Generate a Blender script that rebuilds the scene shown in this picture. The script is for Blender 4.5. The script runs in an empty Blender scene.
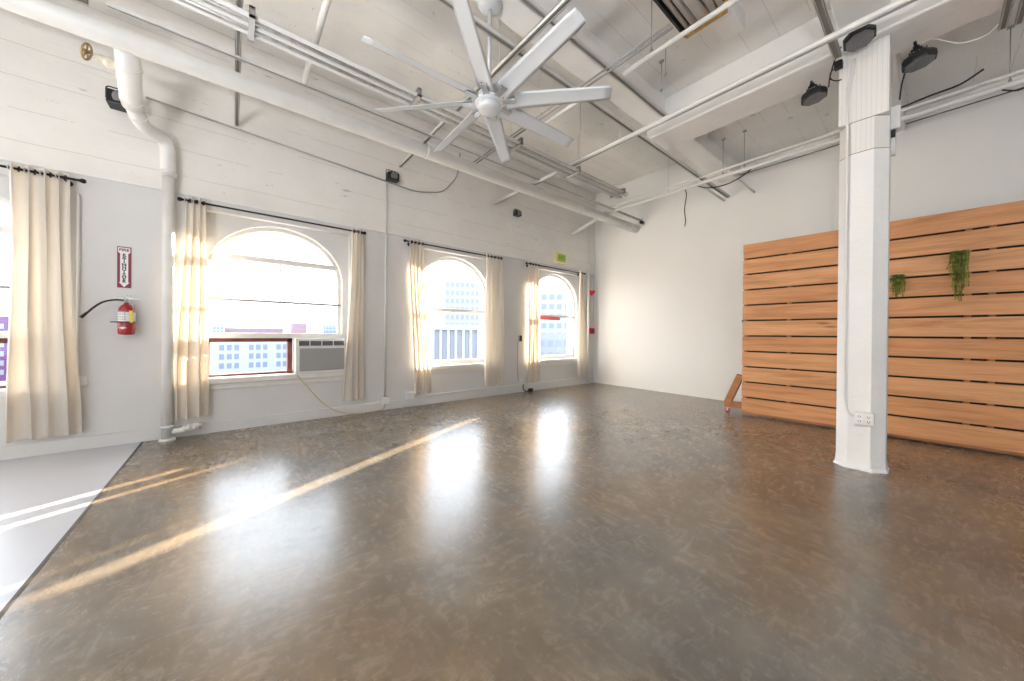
import bpy, bmesh, math, random
from mathutils import Vector, Matrix
random.seed(7)
D = bpy.data
scn = bpy.context.scene
COL = scn.collection
PI = math.pi

# ------------------------------------------------------------------ materials
def lin(c):
    return tuple((x/12.92 if x <= .04045 else ((x+.055)/1.055)**2.4) for x in c)

def new_mat(name):
    m = D.materials.new(name); m.use_nodes = True
    nt = m.node_tree
    b = nt.nodes.get('Principled BSDF')
    return m, nt, b

def nd(nt, t, **kw):
    n = nt.nodes.new(t)
    for k, v in kw.items():
        setattr(n, k, v)
    return n

def simple(name, col, rough=.5, metal=0, bump=0, bscale=60, var=0, vscale=6, spec=None, coat=0):
    m, nt, b = new_mat(name)
    b.inputs['Base Color'].default_value = (*col, 1)
    b.inputs['Roughness'].default_value = rough
    b.inputs['Metallic'].default_value = metal
    if spec is not None: b.inputs['Specular IOR Level'].default_value = spec
    if coat: b.inputs['Coat Weight'].default_value = coat
    tc = nd(nt, 'ShaderNodeTexCoord')
    if var:
        n = nd(nt, 'ShaderNodeTexNoise'); n.inputs['Scale'].default_value = vscale; n.inputs['Detail'].default_value = 5
        nt.links.new(tc.outputs['Object'], n.inputs['Vector'])
        r = nd(nt, 'ShaderNodeValToRGB')
        r.color_ramp.elements[0].position = .3; r.color_ramp.elements[1].position = .7
        r.color_ramp.elements[0].color = (*[c*(1-var) for c in col], 1)
        r.color_ramp.elements[1].color = (*[min(1, c*(1+var*.4)) for c in col], 1)
        nt.links.new(n.outputs['Fac'], r.inputs['Fac']); nt.links.new(r.outputs['Color'], b.inputs['Base Color'])
    if bump:
        n = nd(nt, 'ShaderNodeTexNoise'); n.inputs['Scale'].default_value = bscale; n.inputs['Detail'].default_value = 4
        nt.links.new(tc.outputs['Object'], n.inputs['Vector'])
        bp = nd(nt, 'ShaderNodeBump'); bp.inputs['Strength'].default_value = bump; bp.inputs['Distance'].default_value = .01
        nt.links.new(n.outputs['Fac'], bp.inputs['Height']); nt.links.new(bp.outputs['Normal'], b.inputs['Normal'])
    return m

def mapping(nt, scale=(1, 1, 1), loc=(0, 0, 0), rot=(0, 0, 0)):
    tc = nd(nt, 'ShaderNodeTexCoord'); mp = nd(nt, 'ShaderNodeMapping')
    mp.inputs['Scale'].default_value = scale; mp.inputs['Location'].default_value = loc; mp.inputs['Rotation'].default_value = rot
    nt.links.new(tc.outputs['Object'], mp.inputs['Vector'])
    return mp.outputs['Vector']

def noise(nt, vec, scale, detail=5, rough=.5, dist=0):
    n = nd(nt, 'ShaderNodeTexNoise'); n.inputs['Scale'].default_value = scale; n.inputs['Detail'].default_value = detail
    n.inputs['Roughness'].default_value = rough; n.inputs['Distortion'].default_value = dist
    nt.links.new(vec, n.inputs['Vector']); return n.outputs['Fac']

def ramp(nt, fac, stops):
    r = nd(nt, 'ShaderNodeValToRGB'); e = r.color_ramp.elements
    while len(e) > 1: e.remove(e[0])
    e[0].position = stops[0][0]; e[0].color = (*stops[0][1], 1)
    for p, c in stops[1:]:
        x = e.new(p); x.color = (*c, 1)
    nt.links.new(fac, r.inputs['Fac']); return r.outputs['Color']

def mixc(nt, fac, a, b, mode='MIX'):
    n = nd(nt, 'ShaderNodeMix', data_type='RGBA', blend_type=mode)
    if isinstance(fac, (int, float)): n.inputs[0].default_value = fac
    else: nt.links.new(fac, n.inputs[0])
    for i, v in ((6, a), (7, b)):
        if isinstance(v, tuple): n.inputs[i].default_value = (*v, 1)
        else: nt.links.new(v, n.inputs[i])
    return n.outputs[2]

def mth(nt, op, a, b=None):
    n = nd(nt, 'ShaderNodeMath', operation=op)
    for i, v in ((0, a), (1, b)):
        if v is None: continue
        if isinstance(v, (int, float)): n.inputs[i].default_value = v
        else: nt.links.new(v, n.inputs[i])
    return n.outputs[0]

def bump(nt, b, h, strength=.3, dist=.01):
    bp = nd(nt, 'ShaderNodeBump'); bp.inputs['Strength'].default_value = strength; bp.inputs['Distance'].default_value = dist
    nt.links.new(h, bp.inputs['Height']); nt.links.new(bp.outputs['Normal'], b.inputs['Normal'])

def painted_masonry(name, base, axis, pitch, chips=True):
    """white painted board-marked concrete: thin lines every `pitch` along `axis`, worn chips"""
    m, nt, b = new_mat(name)
    v = mapping(nt)
    sep = nd(nt, 'ShaderNodeSeparateXYZ'); nt.links.new(v, sep.inputs[0])
    wob = noise(nt, mapping(nt, (1, 1, 1)), 1.3, 2)
    co = mth(nt, 'ADD', sep.outputs[axis], mth(nt, 'MULTIPLY', wob, .04))
    fr = mth(nt, 'FRACT', mth(nt, 'DIVIDE', co, pitch))
    edge = mth(nt, 'MINIMUM', fr, mth(nt, 'SUBTRACT', 1, fr))
    line = mth(nt, 'LESS_THAN', edge, .012)
    msk = mth(nt, 'GREATER_THAN', noise(nt, mapping(nt, (1, 1, 1)), 1.1, 6, .6), .47)
    line = mth(nt, 'MULTIPLY', line, msk)
    big = ramp(nt, noise(nt, mapping(nt), 1.5, 6, .6), [(.3, tuple(c*.93 for c in base)), (.6, base)])
    col = mixc(nt, mth(nt, 'MULTIPLY', line, .42), big, tuple(c*.5 for c in base))
    if chips:
        sc = (1, .35, 1.6) if axis == 2 else (1, 1, 1)
        ch = mth(nt, 'GREATER_THAN', noise(nt, mapping(nt, tuple(4*s for s in sc)), 1.6, 10, .75), .65)
        col = mixc(nt, mth(nt, 'MULTIPLY', ch, .5), col, (.22, .17, .12))
    nt.links.new(col, b.inputs['Base Color'])
    b.inputs['Roughness'].default_value = .55
    h = mth(nt, 'ADD', mth(nt, 'MULTIPLY', noise(nt, mapping(nt, (1, .5, 2) if axis == 2 else (2, .5, 1)), 9, 8, .65), 1), mth(nt, 'MULTIPLY', line, -1))
    bump(nt, b, h, .35, .02)
    return m

M = {}
M['plaster'] = simple('plaster_white', (.73, .72, .705), .6, bump=.15, bscale=25, var=.04, vscale=2)
M['drywall'] = simple('drywall_white', (.93, .93, .925), .65, bump=.04, bscale=60)
M['upperwall'] = painted_masonry('painted_brick', (.87, .84, .79), 2, .31)
M['slab'] = painted_masonry('board_marked_slab', (.87, .855, .825), 0, .27)
M['beam'] = simple('painted_beam', (.88, .87, .85), .55, bump=.25, bscale=14, var=.05, vscale=3)
M['pipe'] = simple('pipe_paint', (.84, .83, .80), .4, bump=.1, bscale=20, var=.06, vscale=5)
M['white_metal'] = simple('white_metal', (.82, .81, .79), .35)
M['galv'] = simple('galvanised_steel', (.55, .55, .55), .35, .8, var=.2, vscale=20)
M['strut'] = simple('strut_paint', (.78, .76, .72), .45, var=.08, vscale=8)
M['strut_shade'] = simple('strut_slot_shade', (.23, .22, .20), .6)
M['emt'] = simple('conduit_steel', (.42, .41, .40), .35, .7)
M['dark_seam'] = simple('dark_seam', (.10, .09, .08), .8)
M['black'] = simple('black_plastic', (.012, .012, .013), .4)
M['black_metal'] = simple('black_metal', (.01, .01, .011), .35, .3)
M['lens'] = simple('led_lens', (.20, .20, .205), .3, bump=.9, bscale=70)
M['fan'] = simple('fan_silver', (.74, .77, .80), .35, .1)
M['fan_hub'] = simple('fan_hub_grey', (.66, .68, .70), .4, .15)
M['red'] = simple('extinguisher_red', (.38, .008, .015), .25, coat=.5)
M['sign_red'] = simple('sign_red', (.22, .012, .035), .45)
M['heart_red'] = simple('heart_red', (.72, .015, .03), .3)
M['sign_white'] = simple('sign_white', (.85, .85, .85), .4)
M['paper'] = simple('label_white', (.8, .8, .8), .5)
M['yellow'] = simple('label_yellow', (.85, .68, .12), .5)
M['brass'] = simple('valve_brass', (.45, .35, .20), .4, .7)
M['valve_cream'] = simple('valve_cream', (.70, .64, .52), .5, bump=.3, bscale=30)
M['green_sign'] = simple('exit_green', (.42, .62, .08), .5)
M['exit_tan'] = simple('exit_tan', (.85, .70, .40), .5)
M['amber'] = simple('amber_edge', (.62, .38, .10), .5, var=.4, vscale=20)
M['red_frame'] = simple('window_red_primer', (.19, .045, .035), .5, var=.3, vscale=12)
M['ac_body'] = simple('ac_plastic', (.80, .80, .78), .4)
M['ac_panel'] = simple('ac_panel_grey', (.10, .10, .11), .35)
M['frame'] = simple('window_frame_paint', (.80, .775, .73), .45, var=.05, vscale=9)
M['grey_bar'] = simple('window_bar_grey', (.36, .35, .34), .45)
M['cord'] = simple('cord_beige', (.55, .50, .36), .5)
M['cable_black'] = simple('cable_black', (.015, .015, .015), .5)
M['wheel_red'] = simple('caster_red', (.65, .02, .03), .35)
M['whitefloor'] = None
M['purple'] = simple('purple_facade', (.055, .008, .075), .7)
M['far_white'] = simple('far_facade_white', (0.220, 0.238, 0.276), .8)  # distance haze is put into this and the other pale far colours
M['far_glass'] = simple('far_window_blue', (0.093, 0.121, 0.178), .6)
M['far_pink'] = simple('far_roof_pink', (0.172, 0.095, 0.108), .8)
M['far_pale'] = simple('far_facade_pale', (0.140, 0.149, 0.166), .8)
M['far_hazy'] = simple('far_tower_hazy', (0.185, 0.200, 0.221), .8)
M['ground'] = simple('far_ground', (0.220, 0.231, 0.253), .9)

def grille_mat():
    m, nt, b = new_mat('ac_grille')
    v = mapping(nt); sep = nd(nt, 'ShaderNodeSeparateXYZ'); nt.links.new(v, sep.inputs[0])
    f = mth(nt, 'FRACT', mth(nt, 'MULTIPLY', sep.outputs[2], 70))
    l = mth(nt, 'LESS_THAN', f, .5)
    nt.links.new(mixc(nt, l, (.52, .52, .51), (.30, .30, .30)), b.inputs['Base Color'])
    bump(nt, b, f, .6, .004); b.inputs['Roughness'].default_value = .5
    return m
M['grille'] = grille_mat()

def floor_mat():
    m, nt, b = new_mat('polished_concrete')
    v1 = mapping(nt, (1, 1, 1))
    big = noise(nt, v1, .55, 6, .6, .6)
    mid = noise(nt, v1, 2.6, 10, .72, .25)
    fine = noise(nt, v1, 16, 8, .7, .3)
    # trowel strokes: two stretched noises swapped over by a broad mask
    s1 = noise(nt, mapping(nt, (4, 11, 1), rot=(0, 0, .5)), 1.0, 9, .75, 2.2)
    s2 = noise(nt, mapping(nt, (11, 4.5, 1), rot=(0, 0, -.3)), 1.0, 9, .75, 2.2)
    msk = ramp(nt, noise(nt, v1, .9, 3), [(.3, (0, 0, 0)), (.7, (1, 1, 1))])
    st = mixc(nt, msk, s1, s2)
    c1 = ramp(nt, mid, [(.25, (.130, .117, .099)), (.5, (.185, .170, .149)), (.78, (.262, .245, .218))])
    ochre = ramp(nt, big, [(.40, (0, 0, 0)), (.62, (1, 1, 1))])
    c = mixc(nt, ochre, c1, mixc(nt, 1, c1, (1.22, .96, .66), 'MULTIPLY'))
    c = mixc(nt, 1, c, ramp(nt, st, [(.22, (.84, .83, .82)), (.5, (1, 1, 1)), (.78, (1.14, 1.14, 1.13))]), 'MULTIPLY')
    c = mixc(nt, 1, c, ramp(nt, fine, [(.3, (.82, .81, .80)), (.6, (1.06, 1.06, 1.06))]), 'MULTIPLY')
    bl = ramp(nt, noise(nt, mapping(nt, (1, 1, 1), (3, 7, 0)), .8, 6, .65), [(.42, (1.05, 1.05, 1.05)), (.7, (.62, .57, .52))])
    c = mixc(nt, .6, c, mixc(nt, 1, c, bl, 'MULTIPLY'))
    nt.links.new(c, b.inputs['Base Color'])
    rg = nd(nt, 'ShaderNodeMapRange'); rg.inputs['To Min'].default_value = .18; rg.inputs['To Max'].default_value = .34
    rg.inputs['From Min'].default_value = .3; rg.inputs['From Max'].default_value = .7
    nt.links.new(st, rg.inputs['Value']); nt.links.new(rg.outputs['Result'], b.inputs['Roughness'])
    b.inputs['Specular IOR Level'].default_value = .6
    b.inputs['Coat Weight'].default_value = .32; b.inputs['Coat Roughness'].default_value = .25; b.inputs['Coat IOR'].default_value = 1.45
    bump(nt, b, mth(nt, 'ADD', mth(nt, 'MULTIPLY', noise(nt, v1, 7, 6, .6, .8), 1), mth(nt, 'MULTIPLY', fine, .3)), .07, .02)
    return m
M['floor'] = floor_mat()
M['whitefloor'] = simple('white_painted_floor', (.52, .54, .59), .32, bump=.03, bscale=20, var=.03, vscale=2)

def wood_mat(name, seed, base=(.62, .31, .135)):
    m, nt, b = new_mat(name)
    v = mapping(nt, (.7, 9, 9), (seed*3.1, seed*1.7, seed))
    n1 = noise(nt, v, 1.1, 7, .6, 1.0)
    n2 = noise(nt, mapping(nt, (2, 60, 60), (seed, 0, seed*2)), 1.5, 4, .6)
    d = tuple(x*k for x, k in zip(base, (.74, .62, .52))); l = tuple(min(1, x*k) for x, k in zip(base, (1.18, 1.22, 1.3)))
    c = ramp(nt, n1, [(.28, d), (.48, base), (.72, l)])
    g = ramp(nt, n2, [(.3, (.86, .82, .78)), (.65, (1.04, 1.04, 1.04))])
    c = mixc(nt, 1, c, g, 'MULTIPLY')
    kn = nd(nt, 'ShaderNodeTexVoronoi'); kn.inputs['Scale'].default_value = 1.0
    nt.links.new(mapping(nt, (1.1, 1, 4.5), (seed*2.3, 0, seed*.37)), kn.inputs['Vector'])
    kk = ramp(nt, kn.outputs['Distance'], [(.03, (.42, .30, .22)), (.11, (1, 1, 1))])
    c = mixc(nt, .85, c, mixc(nt, 1, c, kk, 'MULTIPLY'))
    nt.links.new(c, b.inputs['Base Color']); b.inputs['Roughness'].default_value = .5
    bump(nt, b, n2, .1, .003)
    return m
WOOD = [wood_mat('fir_plank_%d' % i, i*1.37+.4, ((.74, .37, .165), (.70, .335, .145), (.77, .40, .185))[i % 3]) for i in range(6)]
M['stud'] = wood_mat('fir_stud', 5.5, (.46, .20, .075))
M['leg_wood'] = wood_mat('leg_wood', 9.5, (.47, .19, .075))

def curtain_mat():
    m = D.materials.new('curtain_cloth'); m.use_nodes = True; nt = m.node_tree; nt.nodes.clear()
    o = nd(nt, 'ShaderNodeOutputMaterial'); df = nd(nt, 'ShaderNodeBsdfDiffuse'); tr = nd(nt, 'ShaderNodeBsdfTranslucent')
    n = noise(nt, mapping(nt, (30, 30, 400)), 3, 3)
    c = ramp(nt, n, [(.3, (.86, .825, .765)), (.7, (.90, .87, .82))])
    nt.links.new(c, df.inputs['Color']); tr.inputs['Color'].default_value = (.80, .62, .42, 1)
    mx = nd(nt, 'ShaderNodeMixShader'); mx.inputs[0].default_value = .30
    nt.links.new(df.outputs[0], mx.inputs[1]); nt.links.new(tr.outputs[0], mx.inputs[2]); nt.links.new(mx.outputs[0], o.inputs[0])
    return m
M['curtain'] = curtain_mat()

def glass_mat():
    m = D.materials.new('window_glass'); m.use_nodes = True; nt = m.node_tree; nt.nodes.clear()
    o = nd(nt, 'ShaderNodeOutputMaterial'); t = nd(nt, 'ShaderNodeBsdfTransparent'); g = nd(nt, 'ShaderNodeBsdfGlossy')
    t.inputs['Color'].default_value = (.97, .98, .99, 1); g.inputs['Roughness'].default_value = .02
    lw = nd(nt, 'ShaderNodeLayerWeight'); fr = mth(nt, 'ADD', mth(nt, 'MULTIPLY', mth(nt, 'POWER', lw.outputs['Facing'], 4), .3), .015)
    mx = nd(nt, 'ShaderNodeMixShader'); nt.links.new(fr, mx.inputs[0])
    nt.links.new(t.outputs[0], mx.inputs[1]); nt.links.new(g.outputs[0], mx.inputs[2]); nt.links.new(mx.outputs[0], o.inputs[0])
    return m
M['glass'] = glass_mat()
def leaf_mat():
    m, nt, b = new_mat('plant_leaf')
    n = noise(nt, mapping(nt), 25, 3)
    nt.links.new(ramp(nt, n, [(.3, (.05, .11, .015)), (.5, (.17, .26, .03)), (.7, (.38, .46, .07))]), b.inputs['Base Color'])
    b.inputs['Roughness'].default_value = .5
    return m
M['leaf'] = leaf_mat()

# ------------------------------------------------------------------ mesh helpers
class MB:
    def __init__(s): s.bm = bmesh.new(); s.mats = []; s.cur = 0
    def use(s, m):
        if m not in s.mats: s.mats.append(m)
        s.cur = s.mats.index(m); return s
    def _face(s, vs, smooth=False):
        try: f = s.bm.faces.new(vs)
        except ValueError: return
        f.material_index = s.cur; f.smooth = smooth
    def box(s, a, b, mtx=None, bev=0):
        x0, y0, z0 = a; x1, y1, z1 = b
        P = [(x0,y0,z0),(x1,y0,z0),(x1,y1,z0),(x0,y1,z0),(x0,y0,z1),(x1,y0,z1),(x1,y1,z1),(x0,y1,z1)]
        P = [Vector(p) for p in P]
        if mtx: P = [mtx @ p for p in P]
        v = [s.bm.verts.new(p) for p in P]
        fs = []
        for q in ((0,3,2,1),(4,5,6,7),(0,1,5,4),(1,2,6,5),(2,3,7,6),(3,0,4,7)):
            f = s.bm.faces.new([v[i] for i in q]); f.material_index = s.cur; fs.append(f)
        if bev:
            es = list({e for f in fs for e in f.edges})
            bmesh.ops.bevel(s.bm, geom=es, offset=bev, segments=2, affect='EDGES', profile=.5, material=s.cur)
        return s
    def tube(s, pts, r, seg=12, cap=True, mtx=None):
        pts = [Vector(p) for p in pts]
        if mtx: pts = [mtx @ p for p in pts]
        n = len(pts); rs = r if isinstance(r, (list, tuple)) else [r]*n
        T = []
        for i in range(n):
            a = pts[max(0, i-1)]; b = pts[min(n-1, i+1)]; T.append((b-a).normalized())
        up = Vector((0, 0, 1)) if abs(T[0].z) < .9 else Vector((1, 0, 0))
        N = T[0].cross(up).normalized(); rings = []
        for i in range(n):
            if i:
                N = (N - T[i]*N.dot(T[i])).normalized()
            B = T[i].cross(N)
            rings.append([s.bm.verts.new(pts[i] + (N*math.cos(k*2*PI/seg) + B*math.sin(k*2*PI/seg))*rs[i]) for k in range(seg)])
        for i in range(n-1):
            for k in range(seg):
                s._face([rings[i][k], rings[i+1][k], rings[i+1][(k+1) % seg], rings[i][(k+1) % seg]], True)
        if cap:
            s._face(rings[0][::-1] if True else 0); s._face(rings[-1])
        return s
    def lathe(s, prof, seg=32, mtx=None, smooth=True):
        """prof: (r,z) pairs; revolve about local z"""
        rings = []
        for r, z in prof:
            if r < 1e-6:
                p = Vector((0, 0, z)); rings.append([s.bm.verts.new(mtx @ p if mtx else p)])
            else:
                rg = []
                for k in range(seg):
                    p = Vector((r*math.cos(2*PI*k/seg), r*math.sin(2*PI*k/seg), z)); rg.append(s.bm.verts.new(mtx @ p if mtx else p))
                rings.append(rg)
        for a, b in zip(rings, rings[1:]):
            for k in range(seg):
                k2 = (k+1) % seg
                if len(a) == 1 and len(b) == 1: continue
                if len(a) == 1: s._face([a[0], b[k2], b[k]], smooth)
                elif len(b) == 1: s._face([a[k], a[k2], b[0]], smooth)
                else: s._face([a[k], a[k2], b[k2], b[k]], smooth)
        return s
    def prism(s, poly, z0, z1, mtx=None, smooth=False):
        a = [Vector((x, y, z0)) for x, y in poly]; b = [Vector((x, y, z1)) for x, y in poly]
        if mtx: a = [mtx @ p for p in a]; b = [mtx @ p for p in b]
        va = [s.bm.verts.new(p) for p in a]; vb = [s.bm.verts.new(p) for p in b]
        s._face(va[::-1]); s._face(vb)
        n = len(poly)
        for i in range(n): s._face([va[i], va[(i+1) % n], vb[(i+1) % n], vb[i]], smooth)
        return s
    def build(s, name, mat=None, parent=None, bevel=0, origin=None):
        bmesh.ops.recalc_face_normals(s.bm, faces=s.bm.faces)
        if origin is not None:
            bmesh.ops.translate(s.bm, verts=s.bm.verts, vec=-Vector(origin))
        me = D.meshes.new(name); s.bm.to_mesh(me); s.bm.free()
        if mat is not None and not s.mats: me.materials.append(mat)
        for m in s.mats: me.materials.append(m)
        o = D.objects.new(name, me); COL.objects.link(o)
        if origin is not None: o.location = origin
        if parent is not None: o.parent = parent
        if bevel:
            md = o.modifiers.new('bevel', 'BEVEL'); md.width = bevel; md.segments = 2; md.limit_method = 'ANGLE'
        return o

def tag(o, label=None, cat=None, group=None, kind=None):
    if label: o['label'] = label
    if cat: o['category'] = cat
    if group: o['group'] = group
    if kind: o['kind'] = kind
    return o
def empty(name, loc=(0, 0, 0), rz=0, **kw):
    o = D.objects.new(name, None); COL.objects.link(o); o.location = loc; o.rotation_euler = (0, 0, rz); o.empty_display_size = .1
    return tag(o, **kw)
def smooth_path(pts, n=8, r=.1):
    """round the corners of a polyline"""
    P = [Vector(p) for p in pts]; out = [P[0]]
    for i in range(1, len(P)-1):
        a = P[i-1]-P[i]; b = P[i+1]-P[i]; rr = min(r, a.length*.49, b.length*.49)
        s = P[i]+a.normalized()*rr; e = P[i]+b.normalized()*rr
        for k in range(n+1):
            t = k/n; out.append(s*(1-t)**2 + P[i]*2*t*(1-t) + e*t*t)
    out.append(P[-1]); return out
def catmull(pts, n=8):
    P = [Vector(p) for p in pts]; P = [P[0]*2-P[1]] + P + [P[-1]*2-P[-2]]; out = []
    for i in range(1, len(P)-2):
        for k in range(n):
            t = k/n; a, b, c, d = P[i-1], P[i], P[i+1], P[i+2]
            out.append(.5*((2*b)+(c-a)*t+(2*a-5*b+4*c-d)*t*t+(3*b-a-3*c+d)*t**3))
    out.append(P[-2]); return out
def text_mesh(name, body, size, mat, parent, mtx, extrude=.0008, spacing=1.0, bold=0):
    cu = D.curves.new(name, 'FONT'); cu.body = body; cu.size = size; cu.align_x = 'CENTER'; cu.align_y = 'CENTER'
    cu.extrude = extrude; cu.space_line = spacing; cu.offset = bold
    tmp = D.objects.new(name+'_src', cu); COL.objects.link(tmp)
    dg = bpy.context.evaluated_depsgraph_get(); dg.update()
    me = D.meshes.new_from_object(tmp.evaluated_get(dg))
    D.objects.remove(tmp); D.curves.remove(cu)
    me.transform(mtx); me.materials.clear(); me.materials.append(mat); me.name = name
    o = D.objects.new(name, me); COL.objects.link(o)
    if parent is not None: o.parent = parent
    return o
# local frame for something hung on the window wall: local x -> +Y world, local y -> +Z, local z -> +X
WALL = Matrix(((0, 0, 1, 0), (1, 0, 0, 0), (0, 1, 0, 0), (0, 0, 0, 1)))

# ------------------------------------------------------------------ room shell
XR, YF = 11.0, -18.0            # unseen right wall, unseen front wall
ZL, ZR = 4.95, 4.45             # slab heights in the two bays
T = .455                         # thickness of the window wall
YB = -8.14                      # paint line between white and bare floor

o = MB().box((0, YB, -.2), (XR, 0, 0)).build('floor', M['floor']); tag(o, kind='structure')
o = MB().box((0, YF, -.2), (XR, YB, .001)).build('floor', M['whitefloor']); tag(o, kind='structure')
o = MB().box((0, YB-.006, 0), (XR, YB+.012, .002)).build('trim_1', M['dark_seam']); tag(o, kind='structure')
o = MB().box((-T, YF, ZL), (3.02, .3, ZL+.2)).box((3.0, YF, ZR), (XR, .3, ZR+.2)).box((3.0,YF,ZR+.2),(3.1,.3,ZL+.2)).box((-T, YF-.3, 5.16), (XR+.3, .6, 8)).build('ceiling', M['slab']); tag(o, kind='structure')  # topmost block is added, unseen, to keep sunlight from leaking in

WC = [-9.59, -6.84, -4.09, -1.34]       # window centres
HW, ZS, ZSP, RISE = .78, .66, 2.0, .70
RW, RZ = .86, 2.74
def zarch(y): return ZSP + RISE*math.sqrt(max(0, 1-(y/HW)**2))
core = MB(); skin = MB()
lo = MB()
for c in WC:
    a, b = c-1.375, c+1.375
    if c == WC[-1]: b = .035
    core.box((-T, a, 0), (-.10, c-HW, ZL)); core.box((-T, c+HW, 0), (-.10, b, ZL)); core.box((-T, c-HW, 0), (-.10, c+HW, ZS))
    N = 40
    for i in range(N):
        # finer steps near the springing
        f = lambda k: -HW*math.cos(PI*k/N)
        y0, y1 = f(i), f(i+1)
        v = [(-T, c+y0, zarch(y0)), (-T, c+y1, zarch(y1)), (-T, c+y1, ZL), (-T, c+y0, ZL)]
        w = [(-.10, p[1], p[2]) for p in v]
        va = [core.bm.verts.new(p) for p in v]; vb = [core.bm.verts.new(p) for p in w]
        core._face(va[::-1]); core._face(vb)
        for k in (0,): core._face([va[0], va[1], vb[1], vb[0]])
    # plaster layer with rectangular recess
    lo.box((-.10, a, 0), (0, c-RW, 2.88)); lo.box((-.10, c+RW, 0), (0, b, 2.88)); lo.box((-.10, c-RW, 0), (0, c+RW, ZS-.02)); lo.box((-.10, c-RW, RZ), (0, c+RW, 2.88))
for k_ in range(4):        # unseen continuation of the window row
    y1 = WC[0]-1.375-k_*1.75; y0 = y1-1.75
    if k_ == 3: y0 = YF
    core.box((-T, y0, 0), (-.10, y1, .6)); core.box((-T, y0, 3.3), (-.10, y1, ZL)); core.box((-T, y1-.2, .6), (-.10, y1, 3.3)); core.box((-T, y0, .6), (-.10, y0+.15, 3.3))
    lo.box((-.10, y0, 0), (0, y1, .6)); lo.box((-.10, y1-.2, .6), (0, y1, 2.88)); lo.box((-.10, y0, .6), (0, y0+.15, 2.88))
o = core.build('wall_left', M['plaster']); tag(o, kind='structure')
o = lo.build('wall_left', M['plaster']); tag(o, kind='structure')
o = MB().box((-.10, WC[0]-1.375, 2.88), (.018, 0, ZL)).box((-.10, YF, 3.3), (.018, WC[0]-1.375, ZL)).build('wall_left', M['upperwall']); tag(o, kind='structure')
o = MB().box((0, YF, 2.868), (.020, 0, 2.884)).build('trim_2', M['beam']); tag(o, kind='structure')
o = MB().box((-T-.2, 0, 0), (XR, .25, 4.27)).box((-T-.2, .03, 4.27), (XR, .25, 5.1)).build('wall_back', M['drywall']); tag(o, kind='structure')
o = MB().box((3.0, -.012, 4.262), (XR, .03, 4.275)).build('trim_3', M['dark_seam']); tag(o, kind='structure')
# low kerb along the window wall
o = MB().box((0, YB-1.9, 0), (.022, -.02, .135)).box((0,YF,0),(.022,YB-1.9,.135)).build('baseboard_left', M['plaster'], bevel=.004); tag(o, kind='structure')
# unseen walls with wide daylight openings
r = MB()
r.box((XR, YF, 0), (XR+.3, .25, .5)); r.box((XR, YF, 3.9), (XR+.3, .25, 5.1)); r.box((XR, YF, .5), (XR+.3, -13, 3.9)); r.box((XR, -11.6, .5), (XR+.3, .25, 3.9))
o = r.build('wall_right', M['drywall']); tag(o, kind='structure')
r = MB(); r.box((-T, YF-.3, 0), (XR+.3, YF, .4)); r.box((-T, YF-.3, 4), (XR+.3, YF, 5.1)); r.box((-T, YF-.3, .4), (2.5, YF, 4)); r.box((2.5, YF-.3, .4), (XR+.3, YF, 4))
o = r.build('wall_front', M['drywall']); tag(o, kind='structure')
# beams
o = MB().box((3.05, -2.85, 4.0), (XR, -2.37, ZR+.01)).build('trim_4', M['beam'], bevel=.02); tag(o, kind='structure')
o = MB().box((3.0, YF, 4.22), (3.32, .03, ZL+.1)).build('trim_5', M['beam'], bevel=.015); tag(o, kind='structure')
o = MB().box((5.02, YF, 4.18), (5.36, .03, ZR+.01)).build('trim_6', M['beam'], bevel=.015); tag(o, kind='structure')
o = MB().box((4.22, -6.2, 4.30), (4.42, -3.42, ZR+.01)).build('trim_7', M['beam'], bevel=.01); tag(o, kind='structure')
o = MB().box((7.3, YF, 4.22), (7.62, .03, ZR+.01)).build('trim_8', M['beam'], bevel=.015); tag(o, kind='structure')

# ------------------------------------------------------------------ column
def octa(x0, x1, y0, y1, c):
    return [(x0+c, y0), (x1-c, y0), (x1, y0+c), (x1, y1-c), (x1-c, y1), (x0+c, y1), (x0, y1-c), (x0, y0+c)]
colm = empty('column', (5.19, -2.58, 0), label='thick white painted concrete column with chamfered corners, holding up the beam', cat='column')
def loc(mb): bmesh.ops.translate(mb.bm, verts=mb.bm.verts, vec=(-5.19, 2.58, 0)); return mb
s = MB()
lv = [(-.002, .02, .09), (.03, .006, .09), (.10, 0, .09), (3.0, 0, .09)]
rings = []
for z, e, c in lv:
    rings.append([s.bm.verts.new((x, y, z)) for x, y in octa(5.02-e, 5.355+e, -2.765-e, -2.42+e, c)])
for a, b in zip(rings, rings[1:]):
    for k in range(8): s._face([a[k], a[(k+1) % 8], b[(k+1) % 8], b[k]])
s._face(rings[-1])
M['column_low'] = simple('column_plaster', (.88, .88, .88), .5, bump=.35, bscale=22, var=.03, vscale=4)
loc(s).build('shaft', M['column_low'], colm)
def fluted():
    m, nt, b = new_mat('column_board_marked')
    v = mapping(nt); sep = nd(nt, 'ShaderNodeSeparateXYZ'); nt.links.new(v, sep.inputs[0])
    f = mth(nt, 'FRACT', mth(nt, 'MULTIPLY', mth(nt, 'ADD', sep.outputs[0], sep.outputs[1]), 30))
    l = mth(nt, 'LESS_THAN', f, .14)
    nt.links.new(mixc(nt, mth(nt, 'MULTIPLY', l, .3), (.83, .82, .80), (.5, .49, .47)), b.inputs['Base Color'])
    bump(nt, b, mth(nt, 'ADD', f, noise(nt, v, 20, 4)), .25, .006); b.inputs['Roughness'].default_value = .5
    return m
M['fluted'] = fluted()
s = MB().prism(octa(5.02, 5.355, -2.765, -2.42, .09), 3.006, 3.3); loc(s).build('collar', M['fluted'], colm)
s = MB().prism(octa(5.022, 5.353, -2.763, -2.422, .09), 3.0, 3.006)
loc(s).build('joint', M['dark_seam'], colm)
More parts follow.
